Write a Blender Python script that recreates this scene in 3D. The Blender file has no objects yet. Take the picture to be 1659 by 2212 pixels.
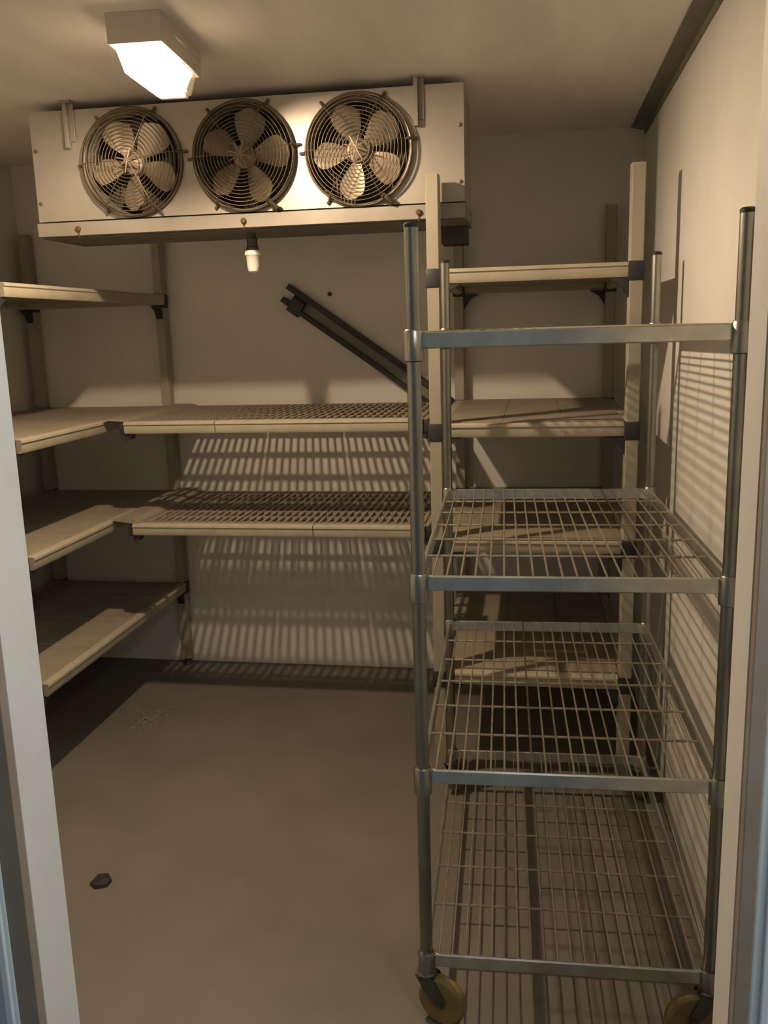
import bpy, bmesh, math, random
from mathutils import Vector, Matrix

random.seed(3)
S = bpy.context.scene
COL = S.collection
PI = math.pi

# ---------------------------------------------------------------- camera
F_PX, W_PX = 1924.23, 1659.0
cd = bpy.data.cameras.new('camera')
cam = bpy.data.objects.new('camera', cd)
COL.objects.link(cam)
cd.sensor_fit = 'HORIZONTAL'
cd.sensor_width = 36.0
cd.lens = F_PX / W_PX * 36.0
cd.clip_start = 0.02
PITCH, YAW, ROLL, EYE = 0.2024, -0.1703, -0.0292, 1.4424
fw = Vector((math.sin(YAW) * math.cos(PITCH), math.cos(YAW) * math.cos(PITCH), -math.sin(PITCH)))
rt = Vector((math.cos(YAW), -math.sin(YAW), 0))
up = rt.cross(fw)
r2 = math.cos(ROLL) * rt + math.sin(ROLL) * up
u2 = -math.sin(ROLL) * rt + math.cos(ROLL) * up
M = Matrix((r2, u2, -fw)).transposed().to_4x4()
M.translation = Vector((0, 0, EYE))
cam.matrix_world = M
S.camera = cam

# ---------------------------------------------------------------- world, light, exposure
w = bpy.data.worlds.new('kitchen_ambient')
w.use_nodes = True
w.node_tree.nodes['Background'].inputs[0].default_value = (0.78, 0.92, 1.0, 1)
w.node_tree.nodes['Background'].inputs[1].default_value = 0.11
S.world = w
la = bpy.data.lights.new('door_fill_light', 'AREA')  # added unseen fill light that brightens the door jambs and outer panels
la.shape = 'RECTANGLE'
la.size, la.size_y = 0.9, 0.25
la.energy = 23.0
la.color = (0.95, 0.98, 0.97)
lo = bpy.data.objects.new('door_fill_light', la)
lo.location = (0.75, 0.62, 2.2)
lo.rotation_euler = (0.3, 0.15, 0)
COL.objects.link(lo)
BULB_STRENGTH = 5500.0
BULB_COLOR = (1.0, 0.76, 0.52, 1)
S.view_settings.view_transform = 'Standard'
S.view_settings.look = 'None'
S.view_settings.gamma = 1.0
S.view_settings.use_curve_mapping = False
S.view_settings.exposure = 0.0
S.display_settings.display_device = 'sRGB'


# ---------------------------------------------------------------- materials
def mat(name, col, rough=0.5, metal=0.0, var=0.0, scale=8.0, bump=0.0, bscale=60.0, spec=0.5, col2=None, aniso=None):
    m = bpy.data.materials.new(name)
    m.use_nodes = True
    nt = m.node_tree
    b = nt.nodes['Principled BSDF']
    b.inputs['Base Color'].default_value = (*col, 1)
    b.inputs['Roughness'].default_value = rough
    b.inputs['Metallic'].default_value = metal
    b.inputs['Specular IOR Level'].default_value = spec
    tc = nt.nodes.new('ShaderNodeTexCoord')
    if var > 0 or col2:
        n = nt.nodes.new('ShaderNodeTexNoise')
        n.inputs['Scale'].default_value = scale
        n.inputs['Detail'].default_value = 6
        n.inputs['Roughness'].default_value = 0.6
        if aniso:
            mp = nt.nodes.new('ShaderNodeMapping')
            mp.inputs['Scale'].default_value = aniso
            nt.links.new(tc.outputs['Object'], mp.inputs[0])
            nt.links.new(mp.outputs[0], n.inputs['Vector'])
        else:
            nt.links.new(tc.outputs['Object'], n.inputs['Vector'])
        r = nt.nodes.new('ShaderNodeValToRGB')
        c2 = col2 or tuple(max(0, c * (1 - var)) for c in col)
        c1 = tuple(min(1, c * (1 + var * 0.5)) for c in col)
        r.color_ramp.elements[0].position = 0.35
        r.color_ramp.elements[0].color = (*c2, 1)
        r.color_ramp.elements[1].position = 0.65
        r.color_ramp.elements[1].color = (*c1, 1)
        nt.links.new(n.outputs['Fac'], r.inputs[0])
        nt.links.new(r.outputs[0], b.inputs['Base Color'])
    if bump > 0:
        n2 = nt.nodes.new('ShaderNodeTexNoise')
        n2.inputs['Scale'].default_value = bscale
        n2.inputs['Detail'].default_value = 3
        nt.links.new(tc.outputs['Object'], n2.inputs['Vector'])
        bp = nt.nodes.new('ShaderNodeBump')
        bp.inputs['Strength'].default_value = bump
        bp.inputs['Distance'].default_value = 0.002
        nt.links.new(n2.outputs['Fac'], bp.inputs['Height'])
        nt.links.new(bp.outputs[0], b.inputs['Normal'])
    return m


M_WALL = mat('painted_wall_panel', (0.70, 0.685, 0.645), 0.42, var=0.06, scale=3, bump=0.15, bscale=90)
M_CEIL = mat('painted_ceiling', (0.82, 0.79, 0.74), 0.45, var=0.10, scale=2.2, aniso=(3, 0.6, 1))
M_FLOOR = mat('worn_grey_floor', (0.150, 0.136, 0.115), 0.55, var=0.14, scale=2.5, bump=0.2, bscale=140)
M_TRIMD = mat('dull_corner_trim', (0.16, 0.145, 0.125), 0.6, var=0.2, scale=10)
M_JAMB = mat('door_jamb_white', (0.82, 0.80, 0.75), 0.45, var=0.05, scale=6)
M_GASK = mat('door_gasket_grey', (0.33, 0.26, 0.20), 0.65, var=0.1, scale=12)
M_OUT = mat('outer_panel_grey_blue', (0.84, 0.90, 0.91), 0.45, var=0.15, scale=1.6, aniso=(5, 1, 0.9))
M_CREAM = mat('cream_polymer', (0.38, 0.345, 0.265), 0.5, var=0.10, scale=14, aniso=(1, 1, 1))
M_PLATE = mat('grubby_cream_plate', (0.275, 0.24, 0.18), 0.55, var=0.16, scale=7)
M_CREAMP = mat('cream_post_polymer', (0.33, 0.30, 0.24), 0.4, var=0.07, scale=9)
M_CONN = mat('charcoal_connector', (0.022, 0.023, 0.028), 0.55)
M_GALV = mat('zinc_plated_steel', (0.31, 0.31, 0.275), 0.36, metal=1.0, var=0.25, scale=18, aniso=(1, 1, 0.25))
M_RAIL = mat('dull_zinc_rail', (0.60, 0.62, 0.58), 0.36, metal=0.9, var=0.22, scale=9)
M_WIRE = mat('tarnished_wire', (0.42, 0.37, 0.28), 0.42, metal=0.7, var=0.3, scale=20)
M_CAP = mat('black_rubber', (0.015, 0.014, 0.013), 0.6)
M_ALU = mat('stucco_aluminium', (0.42, 0.395, 0.355), 0.42, metal=0.6, var=0.08, scale=5, bump=0.25, bscale=45)
M_PAN = mat('drain_pan_aluminium', (0.30, 0.28, 0.25), 0.5, metal=0.35, var=0.1, scale=7)
M_COIL = mat('dusty_coil', (0.10, 0.085, 0.06), 0.8, var=0.4, scale=30)
M_BLADE = mat('aluminium_blade', (0.27, 0.225, 0.165), 0.45, metal=0.3, var=0.08, scale=10)
M_GUARD = mat('guard_wire_steel', (0.16, 0.13, 0.09), 0.5, metal=0.7)
M_SHROUD = mat('fan_shroud_steel', (0.20, 0.16, 0.11), 0.38, metal=0.7, var=0.2, scale=12)
M_HUB = mat('motor_hub_dusty', (0.24, 0.19, 0.14), 0.5, metal=0.4)
M_RUST = mat('rusty_bolt', (0.10, 0.05, 0.018), 0.8, var=0.4, scale=80)
M_CABLE = mat('dark_cable', (0.06, 0.045, 0.035), 0.55)
M_PVC = mat('white_plastic', (0.82, 0.80, 0.76), 0.4)
M_BLACKM = mat('black_painted_steel', (0.018, 0.016, 0.013), 0.5)
M_WEB = mat('grey_channel_web', (0.20, 0.185, 0.155), 0.5, var=0.15, scale=15)
M_TYRE = mat('yellowed_polyurethane', (0.24, 0.175, 0.07), 0.5, var=0.2, scale=20)
M_FORK = mat('caster_fork_steel', (0.10, 0.10, 0.085), 0.5, metal=0.6)
M_SCRAP = mat('black_scrap', (0.02, 0.015, 0.018), 0.6, var=0.5, scale=60)
M_FLAKE = mat('pale_flakes', (0.24, 0.22, 0.19), 0.8)
M_CANOPY = mat('lamp_base_grey', (0.50, 0.46, 0.42), 0.5)
M_UNDERSHADE = mat('shaded_pan_underside', (0.17, 0.155, 0.13), 0.6, var=0.3, scale=6)  # darker tone paints in the shade beneath the drain pan
M_PULL = mat('grey_end_box', (0.035, 0.032, 0.026), 0.6, var=0.2, scale=12)

M_BULB = bpy.data.materials.new('lit_bulb')
M_BULB.use_nodes = True
nt = M_BULB.node_tree
nt.nodes.clear()
e = nt.nodes.new('ShaderNodeEmission')
e.inputs[0].default_value = BULB_COLOR
e.inputs[1].default_value = BULB_STRENGTH
o = nt.nodes.new('ShaderNodeOutputMaterial')
nt.links.new(e.outputs[0], o.inputs[0])

M_COVER = bpy.data.materials.new('frosted_lamp_cover')
M_COVER.use_nodes = True
nt = M_COVER.node_tree
nt.nodes.clear()
tr = nt.nodes.new('ShaderNodeBsdfTransparent')
tr.inputs[0].default_value = (1, 0.98, 0.95, 1)
tl = nt.nodes.new('ShaderNodeBsdfTranslucent')
tl.inputs[0].default_value = (0.95, 0.92, 0.85, 1)
gl = nt.nodes.new('ShaderNodeBsdfGlossy')
gl.inputs[1].default_value = 0.15
mx = nt.nodes.new('ShaderNodeMixShader')
mx.inputs[0].default_value = 0.34
mx2 = nt.nodes.new('ShaderNodeMixShader')
mx2.inputs[0].default_value = 0.05
o = nt.nodes.new('ShaderNodeOutputMaterial')
nt.links.new(tr.outputs[0], mx.inputs[1])
nt.links.new(tl.outputs[0], mx.inputs[2])
nt.links.new(mx.outputs[0], mx2.inputs[1])
nt.links.new(gl.outputs[0], mx2.inputs[2])
nt.links.new(mx2.outputs[0], o.inputs[0])


# ---------------------------------------------------------------- mesh helpers
def add_box(bm, x0, x1, y0, y1, z0, z1, bev=0.0):
    t = bmesh.new()
    bmesh.ops.create_cube(t, size=1.0)
    for v in t.verts:
        v.co = Vector((x0 + (v.co.x + .5) * (x1 - x0), y0 + (v.co.y + .5) * (y1 - y0), z0 + (v.co.z + .5) * (z1 - z0)))
    if bev > 0:
        bmesh.ops.bevel(t, geom=t.edges[:], offset=bev, segments=2 if bev > .0012 else 1, affect='EDGES', profile=0.5)
    merge(bm, t)


def merge(bm, t):
    me = bpy.data.meshes.new('tmp')
    t.to_mesh(me)
    t.free()
    bm.from_mesh(me)
    bpy.data.meshes.remove(me)


def add_prism(bm, prof, p0, p1, ua, va):
    """extrude a closed 2-D profile [(u, v)] from p0 to p1; ua, va are the 3-D axes of the profile"""
    p0, p1, ua, va = Vector(p0), Vector(p1), Vector(ua), Vector(va)
    a = [bm.verts.new(p0 + ua * u + va * v) for u, v in prof]
    b = [bm.verts.new(p1 + ua * u + va * v) for u, v in prof]
    n = len(prof)
    for i in range(n):
        bm.faces.new((a[i], a[(i + 1) % n], b[(i + 1) % n], b[i]))
    bm.faces.new(a[::-1])
    bm.faces.new(b)


def add_tube(bm, pts, r, n=8, closed=False, caps=True):
    pts = [Vector(p) for p in pts]
    rings = []
    m = len(pts)
    prev = None
    for i, p in enumerate(pts):
        if closed:
            d = (pts[(i + 1) % m] - pts[i - 1]).normalized()
        else:
            d = (pts[min(i + 1, m - 1)] - pts[max(i - 1, 0)]).normalized()
        if prev is None:
            ref = Vector((0, 0, 1)) if abs(d.z) < 0.9 else Vector((1, 0, 0))
            a = d.cross(ref).normalized()
        else:
            a = (prev - d * prev.dot(d)).normalized()
        prev = a
        b = d.cross(a)
        rr = r[i] if isinstance(r, (list, tuple)) else r
        rings.append([bm.verts.new(p + a * math.cos(2 * PI * k / n) * rr + b * math.sin(2 * PI * k / n) * rr) for k in range(n)])
    for i in range(m if closed else m - 1):
        A, B = rings[i], rings[(i + 1) % m]
        for k in range(n):
            bm.faces.new((A[k], A[(k + 1) % n], B[(k + 1) % n], B[k]))
    if caps and not closed:
        bm.faces.new(rings[0][::-1])
        bm.faces.new(rings[-1])


def add_lathe(bm, prof, c, axis='z', n=24):
    """revolve [(radius, height)] about an axis through c"""
    c = Vector(c)
    rings = []
    for r, h in prof:
        ring = []
        for k in range(n):
            a = 2 * PI * k / n
            q = (r * math.cos(a), r * math.sin(a), h)
            if axis == 'y':
                q = (r * math.cos(a), h, r * math.sin(a))
            elif axis == 'x':
                q = (h, r * math.cos(a), r * math.sin(a))
            ring.append(bm.verts.new(c + Vector(q)))
        rings.append(ring)
    for A, B in zip(rings, rings[1:]):
        for k in range(n):
            bm.faces.new((A[k], A[(k + 1) % n], B[(k + 1) % n], B[k]))
    bm.faces.new(rings[0][::-1])
    bm.faces.new(rings[-1])


def obj(name, bm, m, parent=None, smooth=False, loc=None, rot=None):
    if isinstance(bm, bmesh.types.BMesh):
        bmesh.ops.recalc_face_normals(bm, faces=bm.faces[:])
        me = bpy.data.meshes.new(name)
        bm.to_mesh(me)
        bm.free()
        me.materials.append(m)
        if smooth:
            me.polygons.foreach_set('use_smooth', [True] * len(me.polygons))
            me.set_sharp_from_angle(angle=math.radians(42))
    else:
        me = bm
    ob = bpy.data.objects.new(name, me)
    COL.objects.link(ob)
    if parent:
        ob.parent = parent
    if loc:
        ob.location = loc
    if rot:
        ob.rotation_euler = rot
    return ob


def thing(name, label, cat, loc=(0, 0, 0), rotz=0.0, group=None):
    t = bpy.data.objects.new(name, None)
    t.empty_display_size = 0.05
    COL.objects.link(t)
    t.location = loc
    t.rotation_euler = (0, 0, rotz)
    t['label'] = label
    t['category'] = cat
    if group:
        t['group'] = group
    return t


def struct(name, bm, m):
    ob = obj(name, bm, m)
    ob['kind'] = 'structure'
    return ob


def boxobj(name, dims, m, parent=None, bev=0.0, smooth=False):
    bm = bmesh.new()
    add_box(bm, *dims, bev)
    return obj(name, bm, m, parent, smooth)


# ---------------------------------------------------------------- the cold room shell
XL, XR, Y0, YB, ZC = -2.155, 0.398, 1.10, 3.614, 2.147
YF = 1.02                     # outer face of the front wall
DL, DR, DT = -0.694, 0.243, 2.02   # door opening
bm = bmesh.new()
add_box(bm, XL - .1, XR + .1, Y0 - .08, YB + .1, -.06, 0)
floor = struct('floor', bm, M_FLOOR)
bm = bmesh.new()
add_box(bm, XL - .1, XR + .1, Y0 - .08, YB + .1, ZC, ZC + .1)
struct('ceiling', bm, M_CEIL)
bm = bmesh.new()
add_box(bm, XL - .1, XR + .1, YB, YB + .1, 0, ZC)
wall_back = struct('wall_back', bm, M_WALL)
bm = bmesh.new()
add_box(bm, XL - .1, XL, Y0, YB, 0, ZC)
struct('wall_left', bm, M_WALL)
bm = bmesh.new()
add_box(bm, XR, XR + .1, Y0, YB, 0, ZC)
struct('wall_right', bm, M_WALL)
bm = bmesh.new()
add_box(bm, XL - .1, DL - .002, YF + .006, Y0, 0, ZC)
add_box(bm, DR + .002, XR + .1, YF + .006, Y0, 0, ZC)
add_box(bm, DL - .002, DR + .002, YF + .006, Y0, DT + .002, ZC)
struct('wall_front', bm, M_WALL)
# door reveal (white), gasket frame (grey) and the outer face panels (blue grey)
bm = bmesh.new()
add_box(bm, DL - .0015, DL, YF, Y0 + .002, 0, DT, 0)
struct('trim_1', bm, M_JAMB)
bm = bmesh.new()
add_box(bm, DR, DR + .0015, YF, Y0 + .002, 0, DT, 0)
struct('trim_2', bm, M_JAMB)
bm = bmesh.new()
add_box(bm, DL, DR, YF, Y0 + .002, DT, DT + .0015, 0)
struct('trim_3', bm, M_JAMB)
bm = bmesh.new()
add_box(bm, DL - .032, DL - .0015, YF - .015, YF + .006, 0, DT + .03, .0015)
struct('trim_4', bm, M_GASK)
bm = bmesh.new()
add_box(bm, DR + .0015, DR + .020, YF - .018, YF + .006, 0, DT + .03, .0015)
struct('trim_5', bm, M_GASK)
bm = bmesh.new()
add_box(bm, DL - .6, DL - .032, YF - .016, YF + .006, 0, 2.3, .003)
add_box(bm, DL - .05, DL - .038, YF - .022, YF - .016, 0, 2.3, .002)
struct('trim_6', bm, M_OUT)
bm = bmesh.new()
add_box(bm, DR + .020, DR + .6, YF - .016, YF + .006, 0, 2.3, .003)
add_box(bm, DR + .032, DR + .042, YF - .022, YF - .016, 0, 2.3, .002)
struct('trim_7', bm, M_OUT)
# the dark angle trim where the right wall meets the ceiling
bm = bmesh.new()
add_prism(bm, [(0, 0), (-.052, 0), (-.052, -.003), (-.006, -.012), (-.003, -.03), (0, -.03)], (XR, Y0, ZC), (XR, YB, ZC), (1, 0, 0), (0, 0, 1))
struct('trim_8', bm, M_TRIMD)
# screw head left in the back wall
bm = bmesh.new()
add_lathe(bm, [(.009, 0), (.009, -.006), (.005, -.009)], (-.817, YB, 1.587), 'y', 12)
obj('bolt', bm, M_RUST, wall_back)
# scuffed pale flakes stuck to the floor
bm = bmesh.new()
for i in range(46):
    a = random.uniform(0, 2 * PI)
    r = abs(random.gauss(0, .05))
    c = Vector((-1.455 + math.cos(a) * r, 3.0 + math.sin(a) * r * 1.5, .0008))
    s = random.uniform(.003, .010)
    th = random.uniform(0, PI)
    k = random.randint(4, 6)
    vs = [bm.verts.new(c + Vector((math.cos(th + 2 * PI * j / k) * s * random.uniform(.5, 1.2), math.sin(th + 2 * PI * j / k) * s * random.uniform(.5, 1.2), 0))) for j in range(k)]
    ws = [bm.verts.new(v.co - Vector((0, 0, .0008))) for v in vs]
    bm.faces.new(vs)
    for j in range(k):
        bm.faces.new((vs[j], ws[j], ws[(j + 1) % k], vs[(j + 1) % k]))
fl = obj('paint_flakes', bm, M_FLAKE, floor)
fl['kind'] = 'stuff'

# ---------------------------------------------------------------- ceiling light
LX, LY = -0.893, 2.185
lamp = thing('ceiling_light', 'lit box-shaped ceiling light with frosted cover hanging in front of the cooling unit', 'lamp', (LX, LY, ZC), math.radians(4))
boxobj('lamp_base', (-.0635, .0635, -.1515, .1515, -.026, 0), M_CANOPY, lamp, .001, True)
bm = bmesh.new()
zt, zb = -.0635, -.120
topc = [(-.053, -.140), (.053, -.140), (.053, .140), (-.053, .140)]
botc = [(-.041, -.112), (.041, -.112), (.041, .124), (-.041, .124)]
a = [bm.verts.new((x, y, zt)) for x, y in topc]
b = [bm.verts.new((x, y, zb)) for x, y in botc]
for i in range(4):
    bm.faces.new((a[i], a[(i + 1) % 4], b[(i + 1) % 4], b[i]))
bm.faces.new(b[::-1])
bmesh.ops.bevel(bm, geom=[e for e in bm.edges if not e.is_boundary], offset=.007, segments=2, affect='EDGES')
obj('lamp_cover', bm, M_COVER, lamp, True)
# open-bottomed base box that shields the ceiling from the bulb
bm = bmesh.new()
add_box(bm, -.062, .062, -.15, -.146, -.064, -.010)
add_box(bm, -.062, .062, .146, .15, -.064, -.010)
add_box(bm, -.062, -.058, -.146, .146, -.064, -.010)
add_box(bm, .058, .062, -.146, .146, -.064, -.010)
bmesh.ops.remove_doubles(bm, verts=bm.verts[:], dist=1e-4)
obj('lamp_skirt', bm, M_CANOPY, lamp)
bm = bmesh.new()
add_lathe(bm, [(.004, -.028), (.012, -.024), (.0165, -.014), (.0185, -.002), (.0175, .008), (.013, .02), (.011, .036)], (0, -.03, -.056), 'y', 16)
obj('bulb', bm, M_BULB, lamp, True)
bm = bmesh.new()
add_lathe(bm, [(.012, .0), (.014, .004), (.014, .034), (.011, .038)], (0, .006, -.056), 'y', 16)
add_box(bm, -.008, .008, .018, .040, -.055, -.021)
add_box(bm, -.040, .040, .060, .066, -.105, -.021, .002)  # inner plate added to shade the far end of the cover
obj('socket_and_baffle', bm, M_PVC, lamp, True)

# ---------------------------------------------------------------- cooling unit with three fans
EXL, EXR, EZB, EZT, EY = -1.5395, -0.204, 1.798, 2.1246, 2.7234
EXC = (EXL + EXR) / 2
unit = thing('cooling_unit', 'wide aluminium cooling unit with three fans hung from the ceiling before the back wall', 'cooler', (EXC, EY, 1.757), math.radians(0.8))
HW = (EXR - EXL) / 2
ZB0, ZT0 = EZB - 1.757 + .004, EZT - 1.757
bm = bmesh.new()
T = .006
DEP = .285
add_box(bm, -HW, HW, .004, DEP, ZT0 - T, ZT0)
add_box(bm, -HW, -HW + T, .004, DEP, ZB0, ZT0 - T)
add_box(bm, HW - T, HW, .004, DEP, ZB0, ZT0 - T)
add_box(bm, -HW + T, HW - T, DEP - T, DEP, ZB0, ZT0 - T)
add_box(bm, -HW + T, HW - T, .01, DEP - T, ZB0, ZB0 + T)
obj('housing', bm, M_ALU, unit)
bm = bmesh.new()
add_box(bm, -HW + .02, HW - .02, .10, .265, ZB0 + .012, ZT0 - .012)
for i in range(120):
    x = -HW + .03 + i * (2 * HW - .06) / 119
    add_box(bm, x, x + .0015, .092, .10, ZB0 + .012, ZT0 - .012)
ob = obj('coil', bm, M_COIL, unit)
# front panel with three round openings
fans = [(-1.211 - EXC, 1.961 - 1.757), (-.860 - EXC, 1.960 - 1.757), (-.513 - EXC, 1.958 - 1.757)]
fans = [(x, z) for x, z in fans]
RH = .150
bm = bmesh.new()


def cell(bm, x0, x1, z0, z1, c, r, n=32, y=0.0):
    inner, outer, back = [], [], []
    for k in range(n):
        a = 2 * PI * k / n + PI / n
        dx, dz = math.cos(a), math.sin(a)
        inner.append(bm.verts.new((c[0] + r * dx, y, c[1] + r * dz)))
        back.append(bm.verts.new((c[0] + (r - .004) * dx, y + .05, c[1] + (r - .004) * dz)))
        tx = ((x1 - c[0]) if dx > 0 else (x0 - c[0])) / dx if abs(dx) > 1e-6 else 1e9
        tz = ((z1 - c[1]) if dz > 0 else (z0 - c[1])) / dz if abs(dz) > 1e-6 else 1e9
        t = min(tx, tz)
        outer.append((c[0] + dx * t, c[1] + dz * t))
    ov = [bm.verts.new((p[0], y, p[1])) for p in outer]
    for k in range(n):
        j = (k + 1) % n
        bm.faces.new((inner[k], inner[j], back[j], back[k]))
        p, q = outer[k], outer[j]
        f = [inner[k], ov[k]]
        cor = None
        on = lambda s, X: abs(s - X) < 1e-5
        if (on(p[0], x0) or on(p[0], x1)) and (on(q[1], z0) or on(q[1], z1)) and not on(p[1], q[1]):
            cor = (p[0], q[1])
        elif (on(p[1], z0) or on(p[1], z1)) and (on(q[0], x0) or on(q[0], x1)) and not on(p[0], q[0]):
            cor = (q[0], p[1])
        if cor:
            f.append(bm.verts.new((cor[0], y, cor[1])))
        f += [ov[j], inner[j]]
        bm.faces.new(f)


xs = [-HW, fans[0][0] - .17, (fans[0][0] + fans[1][0]) / 2, (fans[1][0] + fans[2][0]) / 2, fans[2][0] + .17, HW]
for i, c in enumerate(fans):
    cell(bm, xs[i + 1], xs[i + 2], ZB0, ZT0, c, RH)
for x0, x1 in ((xs[0], xs[1]), (xs[4], xs[5])):
    bm.faces.new([bm.verts.new((x0, 0, ZB0)), bm.verts.new((x1, 0, ZB0)), bm.verts.new((x1, 0, ZT0)), bm.verts.new((x0, 0, ZT0))])
# returned edges of the sheet
for x in (-HW, HW):
    bm.faces.new([bm.verts.new((x, 0, ZB0)), bm.verts.new((x, .012, ZB0)), bm.verts.new((x, .012, ZT0)), bm.verts.new((x, 0, ZT0))])
for z in (ZB0, ZT0):
    bm.faces.new([bm.verts.new((-HW, 0, z)), bm.verts.new((HW, 0, z)), bm.verts.new((HW, .012, z)), bm.verts.new((-HW, .012, z))])
bmesh.ops.remove_doubles(bm, verts=bm.verts[:], dist=1e-5)
obj('front_panel', bm, M_ALU, unit)
# sloping drain pan with a front lip
bm = bmesh.new()
add_prism(bm, [(-.010, 0), (-.012, .038), (-.008, .040), (-.006, .006), (DEP, .0), (DEP, .03), (DEP + .004, .03), (DEP + .004, -.003), (-.004, -.002)],
          (-HW - .003, 0, 0), (HW + .005, 0, 0), (0, 1, 0), (0, 0, 1))
for x in (-HW - .003, HW + .002):
    add_prism(bm, [(-.010, 0), (-.012, .038), (DEP, .042), (DEP, .03), (DEP, -.003)], (x, 0, 0), (x + .003, 0, 0), (0, 1, 0), (0, 0, 1))
obj('drain_pan', bm, M_PAN, unit)
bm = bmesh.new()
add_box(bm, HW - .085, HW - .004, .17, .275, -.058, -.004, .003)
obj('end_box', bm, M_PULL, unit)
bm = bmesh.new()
add_box(bm, -HW + .004, HW - .004, .012, DEP - .004, -.0055, -.0032)  # thin dark sheet added for the shade under the pan
obj('pan_shade_sheet', bm, M_UNDERSHADE, unit)
for px in (-.338, -.871, -1.405):
    bm = bmesh.new()
    add_lathe(bm, [(.009, 0), (.009, -.004), (.006, -.007)], (px - EXC, -.012, .018), 'y', 10)
    add_prism(bm, [(-.003, 0), (.003, 0), (.001, -.02), (-.001, -.02)], (px - EXC, -.0124, .012), (px - EXC, -.0116, .012), (1, 0, 0), (0, 0, 1))
    obj('bolt', bm, M_RUST, unit)
# hanger brackets reaching up to the ceiling
for hx, s in ((-1.405 - EXC, 1), (-.332 - EXC, 1)):
    bm = bmesh.new()
    zc = ZC - 1.757
    add_box(bm, hx - .014, hx - .002, -.020, -.003, zc - .135, zc - .001, .001)
    add_box(bm, hx - .002, hx + .014, -.006, -.003, zc - .115, zc - .001, .001)
    add_box(bm, hx - .022, hx + .016, -.028, -.002, zc - .006, zc - .0005, .001)
    obj('hanger_bracket', bm, M_PAN, unit)
# rivets along both ends of the panel
for sx in (-1, 1):
    for z in (.10, .255):
        bm = bmesh.new()
        add_lathe(bm, [(.006, 0), (.005, -.004), (.002, -.005)], (sx * (HW - .012), 0, z), 'y', 8)
        obj('rivet', bm, M_GUARD, unit)


def ring_mesh(r, wr, name, n=56):
    bm = bmesh.new()
    add_tube(bm, [(r * math.cos(2 * PI * k / n), 0, r * math.sin(2 * PI * k / n)) for k in range(n)], wr, 6, closed=True)
    bmesh.ops.recalc_face_normals(bm, faces=bm.faces[:])
    me = bpy.data.meshes.new(name)
    bm.to_mesh(me)
    bm.free()
    me.materials.append(M_GUARD)
    me.polygons.foreach_set('use_smooth', [True] * len(me.polygons))
    return me


rings = []
for i in range(11):
    r = .040 + i * .0104
    y = -.046 if r < .13 else -.046 + (r - .13) * .5
    rings.append((ring_mesh(r, .0013, 'guard_ring'), y))
for r, y, wr in ((.154, -.026, .0016), (.158, -.012, .0024)):
    rings.append((ring_mesh(r, wr, 'guard_ring'), y))
# one blade
bm = bmesh.new()
NR, NC = 7, 6
for side in (0, 1):
    g = []
    for i in range(NR):
        t = i / (NR - 1)
        r = .030 + t * .102
        half = .013 + .029 * math.sin(min(1, t * 1.05) * PI * .62) ** 1.1
        if t > .75:
            half *= math.sqrt(max(0.05, 1 - ((t - .75) / .25) ** 2 * .75))
        row = []
        for j in range(NC):
            s = (j / (NC - 1) * 2 - 1)
            x = r + .006 * (1 - s * s) * t
            zz = s * half
            yy = -s * half * .50 + .004 * s * s - .002 + side * .0014
            row.append(bm.verts.new((x, yy, zz)))
        g.append(row)
    for i in range(NR - 1):
        for j in range(NC - 1):
            bm.faces.new((g[i][j], g[i][j + 1], g[i + 1][j + 1], g[i + 1][j]))
bmesh.ops.recalc_face_normals(bm, faces=bm.faces[:])
blade_me = bpy.data.meshes.new('blade')
bm.to_mesh(blade_me)
bm.free()
blade_me.materials.append(M_BLADE)
blade_me.polygons.foreach_set('use_smooth', [True] * len(blade_me.polygons))
for (fx, fz), ph in zip(fans, (-97, -65, 112)):
    bm = bmesh.new()
    n = 40
    prof = [(.150, .050), (.150, -.004), (.153, -.012), (.158, -.014), (.160, -.008), (.160, 0), (.154, 0.0), (.154, .050)]
    rr = []
    for r, y in prof:
        rr.append([bm.verts.new((r * math.cos(2 * PI * k / n), y, r * math.sin(2 * PI * k / n))) for k in range(n)])
    for i in range(len(prof)):
        A, B = rr[i], rr[(i + 1) % len(prof)]
        for k in range(n):
            bm.faces.new((A[k], A[(k + 1) % n], B[(k + 1) % n], B[k]))
    fan = obj('fan', bm, M_SHROUD, unit, True, loc=(fx, 0, fz))
    for q in range(5):
        obj('blade', blade_me, None, fan, loc=(0, .008, 0), rot=(0, -math.radians(ph + 72 * q), 0))
    bm = bmesh.new()
    add_lathe(bm, [(.036, .04), (.036, .0), (.033, -.006), (.018, -.010), (.008, -.022), (.003, -.024)], (0, 0, 0), 'y', 20)
    obj('hub', bm, M_HUB, fan, True)
    for me, y in rings:
        obj('guard_ring', me, None, fan, loc=(0, y, 0))
    for aq in (8, 62, 128, 180, 236, -62):
        ar = math.radians(aq)
        cx, cz = math.cos(ar), math.sin(ar)
        bm = bmesh.new()
        add_tube(bm, [(cx * .030, -.047, cz * .030), (cx * .13, -.047, cz * .13), (cx * .155, -.030, cz * .155), (cx * .160, -.010, cz * .160)], .0012, 6)
        add_tube(bm, [(cx * .150, -.030, cz * .150), (cx * .162, -.008, cz * .162), (cx * .176, -.004, cz * .176)], .0045, 8)
        obj('guard_spoke', bm, M_GUARD, fan, True)
    # wire clip cross over the motor
    bm = bmesh.new()
    for k in range(4):
        a0 = k * PI / 4 + .5
        add_tube(bm, [(-.036 * math.cos(a0), -.047, -.036 * math.sin(a0)), (0, -.052, 0), (.036 * math.cos(a0), -.047, .036 * math.sin(a0))], .0022, 6)
    obj('motor_clip', bm, M_HUB, fan, True)
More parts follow.
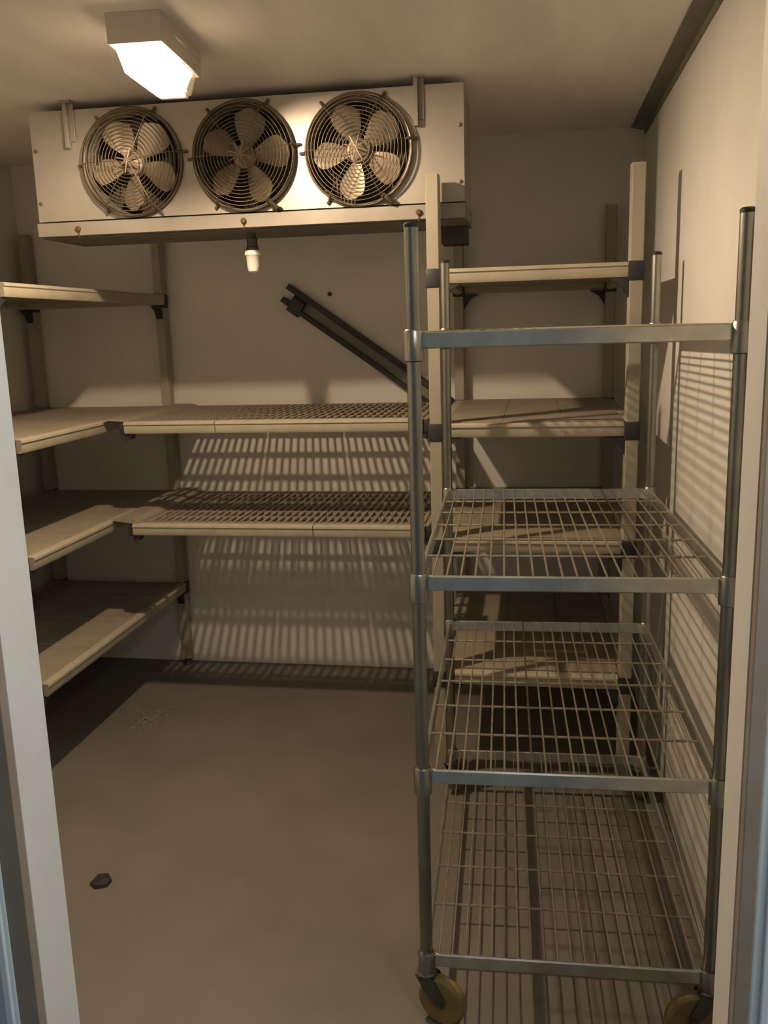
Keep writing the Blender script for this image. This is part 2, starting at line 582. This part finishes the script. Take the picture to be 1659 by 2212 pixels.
# supply cables from the two right fans down to the pan
for (fx, fz), dx in ((fans[1], .105), (fans[2], .095)):
    bm = bmesh.new()
    p0 = Vector((fx + .073, -.012, fz - .128))
    add_tube(bm, [p0, p0 + Vector((.012, -.020, -.012)), p0 + Vector((.024, -.014, -.024)), (fx + dx - .004, -.008, fz - .155), (fx + dx, -.004, ZB0 + .003)], .0065, 8)
    obj('power_cable', bm, M_CABLE, unit, True)
# drain fitting under the pan
dx = -.886 - EXC
dy = .115
bm = bmesh.new()
add_lathe(bm, [(.013, .0), (.013, -.012), (.017, -.014), (.017, -.040), (.020, -.042), (.020, -.052)], (dx, dy, -.006), 'z', 16)
dc = obj('drain_coupling', bm, M_FORK, unit, True)
bm = bmesh.new()
add_lathe(bm, [(.025, -.052), (.026, -.058), (.026, -.066), (.022, -.070), (.020, -.100), (.016, -.116), (.008, -.121)], (dx, dy, -.006), 'z', 16)
obj('drain_cap', bm, M_PVC, dc, True)

# ---------------------------------------------------------------- polymer shelving: shared pieces
BEAM = [(-.026, 0), (.002, 0), (.007, -.003), (.008, -.010), (.004, -.014), (.0045, -.034), (.001, -.041), (-.018, -.041), (-.026, -.034)]


def beam(parent, p0, p1, out, name='shelf_beam'):
    bm = bmesh.new()
    add_prism(bm, BEAM, p0, p1, out, (0, 0, 1))
    return obj(name, bm, M_CREAM, parent, True)


POST = [(-.016, -.021), (.016, -.021), (.0185, -.017), (.0205, .017), (.017, .021), (-.017, .021), (-.0205, .017), (-.0185, -.017)]


def post(parent, x, y, z1, sy=1):
    bm = bmesh.new()
    add_prism(bm, [(u, v * sy) for u, v in POST], (x, y, .03), (x, y, z1), (1, 0, 0), (0, 1, 0))
    p = obj('post', bm, M_CREAMP, parent, True)
    bm = bmesh.new()
    add_lathe(bm, [(.017, 0), (.019, .004), (.015, .012), (.012, .034)], (x, y, 0), 'z', 14)
    obj('foot', bm, M_CONN, p, True)
    return p


def connector(parent, x, y, zt, sx, sy, along='y'):
    """dark wedge clamp wrapping the post at a shelf, with a flared gusset below"""
    bm = bmesh.new()
    add_box(bm, x - .0225, x + .0225, y - .0235, y + .0235, zt - .050, zt + .004, .003)
    if along == 'y':
        add_prism(bm, [(0, -.042), (sy * .055, -.042), (sy * .02, -.062), (0, -.095)], (x - .014, y + sy * .021, zt), (x + .014, y + sy * .021, zt), (0, 1, 0), (0, 0, 1))
    else:
        add_prism(bm, [(0, -.042), (sx * .055, -.042), (sx * .02, -.062), (0, -.095)], (x + sx * .0205, y - .014, zt), (x + sx * .0205, y + .014, zt), (1, 0, 0), (0, 0, 1))
    return obj('connector', bm, M_CONN, parent, True)


def plate(parent, x0, x1, y0, y1, zt):
    bm = bmesh.new()
    add_box(bm, x0, x1, y0, y1, zt - .018, zt + .002, .001)
    return obj('shelf_plate', bm, M_PLATE, parent, True)


# ---------------------------------------------------------------- left shelving unit (runs along the left wall)
LXF, LXB = -1.5259, -2.105     # post centres front / back
LY0, LY1 = 2.37, 3.578
lu = thing('shelving_unit', 'cream plastic shelving unit with four shelves running along the left wall', 'shelf', (LXF, LY0, 0), 0, 'cream plastic shelving')


def L(x, y):
    return x - LXF, y - LY0


for x in (LXF, LXB):
    for y in (LY0, LY1):
        post(lu, *L(x, y), 1.87)
for zt, seams in ((1.606, (2.68, 2.99, 3.29)), (1.151, (2.70, 3.0, 3.3)), (.792, (2.70, 3.0, 3.3)), (.381, (2.76, 3.05, 3.33))):
    ya, yb = LY0 + .045, LY1 - .020
    xf = LXF + .020
    beam(lu, (*L(xf, ya), zt), (*L(xf, yb), zt), (1, 0, 0))
    xb = LXB - .010
    beam(lu, (*L(xb, ya), zt), (*L(xb, yb), zt), (-1, 0, 0))
    # end traverses
    for y, s in ((ya + .02, -1), (yb - .02, 1)):
        beam(lu, (*L(xb, y), zt - .001), (*L(xf - .02, y), zt - .001), (0, s, 0), 'shelf_traverse')
    for x, sx in ((LXF, -1), (LXB, 1)):
        connector(lu, *L(x, LY0), zt - .002, sx, 1, 'y')
        connector(lu, *L(x, LY1), zt - .002, sx, -1, 'y')
    ed = [ya + .004, *seams, yb - .004]
    for a0, a1 in zip(ed, ed[1:]):
        g = .0022 if zt < .5 else .0004
        plate(lu, *[L(xb + .026, 0)[0], L(xf - .020, 0)[0]], a0 - LY0 + g, a1 - LY0 - g, zt)

# ---------------------------------------------------------------- right rear shelving unit (behind the cart)
UX0, UX1, UY0, UY1 = -0.2918, 0.2793, 2.676, 3.565
ru = thing('shelving_unit', 'cream plastic shelving unit in the right rear corner behind the wire cart', 'shelf', (UX0, UY0, 0), 0, 'cream plastic shelving')


def U(x, y):
    return x - UX0, y - UY0


for x in (UX0, UX1):
    post(ru, *U(x, UY0), 1.8697)
    post(ru, *U(x, UY1), 1.8697)
for zt in (1.608, 1.158, .803, .372):
    xa, xb = UX0 + .012, UX1 - .012
    ya, yb = UY0 - .012, UY1 + .012
    beam(ru, (*U(xa + .010, ya), zt), (*U(xb - .010, ya), zt), (0, -1, 0))
    beam(ru, (*U(xa + .010, yb), zt), (*U(xb - .010, yb), zt), (0, 1, 0))
    for x, s in ((UX0 - .010, -1), (UX1 + .010, 1)):
        beam(ru, (*U(x, UY0 + .022), zt - .001), (*U(x, UY1 - .022), zt - .001), (s, 0, 0), 'shelf_traverse')
    for x, sx in ((UX0, 1), (UX1, -1)):
        connector(ru, *U(x, UY0), zt - .002, sx, 1, 'x')
        connector(ru, *U(x, UY1), zt - .002, sx, -1, 'x')
    n = 3
    for k in range(n):
        a0 = UX0 + .018 + k * (UX1 - UX0 - .036) / n
        a1 = UX0 + .018 + (k + 1) * (UX1 - UX0 - .036) / n
        plate(ru, U(a0 + .0004, 0)[0], U(a1 - .0004, 0)[0], UY0 + .024 - UY0, UY1 - .024 - UY0, zt)

# ---------------------------------------------------------------- slatted bridge shelves across the back wall
BX0, BX1, BY0, BY1 = -1.432, -0.333, 2.915, 3.590
PITCHX = .0278
slat_cache = {}


def bridge(zt, seam0, zl, label):
    t = thing('bridge_shelf', label, 'shelf', (BX0, BY0, zt), 0, 'slatted cream shelves along the back wall')
    wdt = BX1 - BX0
    dep = BY1 - BY0
    seams = sorted(s for s in (seam0 + .29 * k for k in range(-5, 6)) if BX0 + .05 < s < BX1 - .05)
    ed = [BX0] + seams + [BX1 - .03]
    # front and rear beams; the front beam is cut at the plate seams so that the joints show
    be = [BX0, seam0, BX1 - .03]
    for i, (a0, a1) in enumerate(zip(be, be[1:])):
        x0 = a0 - BX0 + (.016 if i == 0 else .0015)
        x1 = a1 - BX0 - .0015
        beam(t, (x0, .008, 0), (x1, .008, 0), (0, -1, 0))
    beam(t, (.016, dep - .008, 0), (wdt - .03, dep - .008, 0), (0, 1, 0))
    for x, s in ((.028, -1), (wdt - .028, 1)):
        beam(t, (x, .03, -.004), (x, dep - .03, -.004), (s, 0, 0), 'shelf_traverse')
    # solid end piece lapping over the beam of the left unit
    bm = bmesh.new()
    add_prism(bm, [(-.0635, zl - .004), (-.055, zl), (.012, zl - .001), (.034, .0035), (.034, -.002), (.006, .001), (-.0635, zl - .0055)], (0, .012, 0), (0, dep - .012, 0), (1, 0, 0), (0, 0, 1))
    obj('end_plate', bm, M_PLATE, t)
    # hooked dark corner connectors
    for x, s in ((.004, 1), (wdt - .026, -1)):
        for y in (.034, dep - .034):
            bm = bmesh.new()
            add_box(bm, x - .010, x + .022, y - .024, y + .024, -.046, -.006, .003)
            add_prism(bm, [(0, 0), (s * .03, 0), (s * .022, -.022), (0, -.03)], (x + .006, y - .018, -.04), (x + .006, y + .018, -.04), (1, 0, 0), (0, 0, 1))
            obj('connector', bm, M_CONN, t, True)
    for a0, a1 in zip(ed, ed[1:]):
        x0, x1 = a0 - BX0 + .002, a1 - BX0 - .002
        if a0 == BX0:
            x0 += .026
        bm = bmesh.new()
        y0, y1 = .032, dep - .032
        add_box(bm, x0, x1, y0, y0 + .010, -.016, .001)
        rear = bmesh.new()
        add_box(rear, x0, x1, y1 - .010, y1, -.016, .001)
        p = obj('shelf_plate', bm, M_PLATE, t)
        obj('cross_rib', rear, M_PLATE, p)
        for yr in (2.98, 3.07, 3.165, 3.258, 3.35, 3.443, 3.530):
            y = yr - BY0
            b3 = bmesh.new()
            add_box(b3, x0, x1, y - .006, y + .006, -.015, -.001)
            obj('cross_rib', b3, M_PLATE, p)
        n = max(1, int(round((x1 - x0 - .018) / PITCHX)))
        for k in range(n + 1):
            x = x0 + .009 + k * (x1 - x0 - .018) / n
            key = 'slat'
            if key not in slat_cache:
                b2 = bmesh.new()
                add_prism(b2, [(-.0049, -.002), (-.004, .0015), (.004, .0015), (.0049, -.002), (.0040, -.013), (-.0040, -.013)], (0, y0 + .002, 0), (0, y1 - .002, 0), (1, 0, 0), (0, 0, 1))
                so = obj('slat', b2, M_PLATE, p)
                so.location = (x, 0, 0)
                slat_cache[key] = so.data
            else:
                obj('slat', slat_cache[key], None, p, loc=(x, 0, 0))
    return t


bridge(1.150, -1.083, .0100, 'upper slatted cream shelf bridging the two shelving units along the back wall')
bridge(.785, -.753, .0160, 'lower slatted cream shelf bridging the two shelving units along the back wall')

# ---------------------------------------------------------------- dark channel on the back wall
A = Vector((-.985, YB - .012, 1.622))
B = Vector((-.330, YB - .012, 1.152))
d = (B - A).normalized()
nrm = Vector((-d.z, 0, d.x)).normalized()
if nrm.z < 0:
    nrm = -nrm
ch = thing('wall_channel', 'long dark steel channel fixed diagonally on the back wall above the slatted shelf', 'channel', A, 0)
Ld = (B - A).length
bm = bmesh.new()
add_prism(bm, [(-.062, .0115), (.006, .0115), (.006, .004), (-.062, .004)], d * .06, d * Ld, nrm, (0, 1, 0))
obj('web', bm, M_WEB, ch)
for u0, u1, s0 in ((-.010, .012, 0.0), (-.068, -.050, .10)):
    bm = bmesh.new()
    add_prism(bm, [(u0, .0117), (u0, -.022), (u1, -.022), (u1, .0117)], d * s0, d * (Ld + (.02 if u0 < -.02 else 0)), nrm, (0, 1, 0))
    obj('flange', bm, M_BLACKM, ch)
bm = bmesh.new()
add_prism(bm, [(-.080, .0112), (-.080, -.018), (-.02, -.026), (-.008, -.02), (-.008, .0112)], d * .045, d * .10, nrm, (0, 1, 0))
add_prism(bm, [(-.066, .0112), (-.066, -.012), (-.044, -.012), (-.044, .0112)], d * .005, d * .05, nrm, (0, 1, 0))
obj('end_bracket', bm, M_BLACKM, ch)

# ---------------------------------------------------------------- wire cart
CX, CY, CROT, CW, CL = -0.2184, 1.6389, 0.0335, 0.5735, 0.9296
cart = thing('wire_cart', 'four-tier zinc wire cart on casters standing just inside the door', 'cart', (CX, CY, 0), CROT)
PR = .0132
ZTOP = 1.6236
for x in (0, CW):
    for y in (0, CL):
        bm = bmesh.new()
        prof = [(PR * .9, .118), (PR, .121)]
        prof += [(PR, ZTOP - .006)]
        add_lathe(bm, prof, (x, y, 0), 'z', 20)
        p = obj('post', bm, M_GALV, cart, True)
        bm = bmesh.new()
        add_lathe(bm, [(PR + .0006, ZTOP - .006), (PR + .0008, ZTOP), (PR * .8, ZTOP + .003)], (x, y, 0), 'z', 20)
        obj('post_cap', bm, M_CAP, p, True)

# shelf rim: a rounded rectangle of channel section running between the sleeves
def rim_loop(off, z, n=6):
    R = .03
    pts = []
    x0, x1, y0, y1 = -off + 0.0, CW + off, -off, CL + off
    for cx_, cy_, a0 in ((x1 - R, y1 - R, 0), (x0 + R, y1 - R, PI / 2), (x0 + R, y0 + R, PI), (x1 - R, y0 + R, 1.5 * PI)):
        for k in range(n + 1):
            a = a0 + PI / 2 * k / n
            pts.append(Vector((cx_ + R * math.cos(a), cy_ + R * math.sin(a), z)))
    return pts


wire_l = wire_s = None
for si, zc in enumerate((1.4203, .9618, .5584, .1373)):
    bm = bmesh.new()
    sec = [(-.004, .0135), (-.0015, .0152), (.0015, .0152), (.0040, .0125), (.0042, -.0125), (.0015, -.0150), (-.0015, -.0150), (-.004, -.0130)]
    rows = [[bm.verts.new(q) for q in rim_loop(o_, z_)] for o_, z_ in sec]
    m = len(rows[0])
    for i in range(len(rows)):
        Aq, Bq = rows[i], rows[(i + 1) % len(rows)]
        for k in range(m):
            bm.faces.new((Aq[k], Aq[(k + 1) % m], Bq[(k + 1) % m], Bq[k]))
    sh = obj('wire_shelf', bm, M_RAIL, cart, True, loc=(0, 0, zc))
    for x in (0, CW):
        for y in (0, CL):
            bm = bmesh.new()
            add_lathe(bm, [(PR + .0015, .020), (PR + .004, .017), (PR + .0055, -.030), (PR + .0045, -.036), (PR + .001, -.038)], (x, y, 0), 'z', 20)
            obj('sleeve', bm, M_GALV, sh, True)
    if wire_l is None:
        b2 = bmesh.new()
        add_tube(b2, [(0, -.001, 0), (0, CL + .001, 0)], .0021, 6)
        t0 = obj('wire', b2, M_WIRE, sh, True)
        wire_l = t0.data
        b2 = bmesh.new()
        add_tube(b2, [(-.001, 0, 0), (CW + .001, 0, 0)], .0028, 6)
        t1 = obj('cross_wire', b2, M_WIRE, sh, True)
        wire_s = t1.data
        t0.location = (.0265, 0, .0135)
        t1.location = (0, .0 + CL / 6 + .02, .009)
        i0 = 1
    else:
        i0 = 0
    for k in range(i0, 20):
        obj('wire', wire_l, None, sh, loc=(.0265 + k * (CW - .053) / 19, 0, .0135))
    for k in range(i0, 5):
        obj('cross_wire', wire_s, None, sh, loc=(0, CL / 6 + .02 + k * (CL / 6 - .006), .009))

# casters
for x, y, an in ((0, 0, -22), (CW, 0, 195), (0, CL, 60), (CW, CL, 70)):
    a = math.radians(an)
    ox, oy = math.cos(a) * .036, math.sin(a) * .036
    bm = bmesh.new()
    add_lathe(bm, [(.008, .118), (.017, .114), (.022, .110), (.022, .104), (.012, .100)], (x, y, 0), 'z', 16)
    px, py = -math.sin(a), math.cos(a)
    for s in (-1, 1):
        sec = [(-.020, .108), (.020, .108), (.046, .066), (.046, .046), (.028, .046), (.004, .07)]
        add_prism(bm, sec, Vector((x + px * s * .016, y + py * s * .016, 0)), Vector((x + px * s * .0185, y + py * s * .0185, 0)), (math.cos(a), math.sin(a), 0), (0, 0, 1))
    add_box(bm, x - .018, x + .018, y - .018, y + .018, .104, .108)
    add_tube(bm, [(x + ox + px * .022, y + oy + py * .022, .054), (x + ox - px * .022, y + oy - py * .022, .054)], .006, 8)
    c = obj('caster', bm, M_FORK, cart, True)
    bm = bmesh.new()
    add_lathe(bm, [(.030, -.013), (.048, -.013), (.0535, -.008), (.0540, 0), (.0535, .008), (.048, .013), (.030, .013)], (0, 0, 0), 'z', 28)
    obj('wheel', bm, M_TYRE, c, True, loc=(x + ox, y + oy, .054), rot=(PI / 2, 0, a))

# ---------------------------------------------------------------- scrap on the floor
bm = bmesh.new()
pr = [(-.028, -.016), (-.004, -.034), (.024, -.020), (.026, .006), (.004, .033), (-.020, .020)]
a = [bm.verts.new((x, y, 0)) for x, y in pr]
b = [bm.verts.new((x * .92, y * .92, .008 + .004 * (i % 2))) for i, (x, y) in enumerate(pr)]
for i in range(6):
    bm.faces.new((a[i], a[(i + 1) % 6], b[(i + 1) % 6], b[i]))
bm.faces.new(a[::-1])
cv = bm.verts.new((0, 0, .012))
for i in range(6):
    bm.faces.new((b[i], b[(i + 1) % 6], cv))
sc = obj('floor_scrap', bm, M_SCRAP)
sc.location = (-1.146, 1.997, 0)
sc['label'] = 'small black scrap lying alone on the bare floor'
sc['category'] = 'scrap'
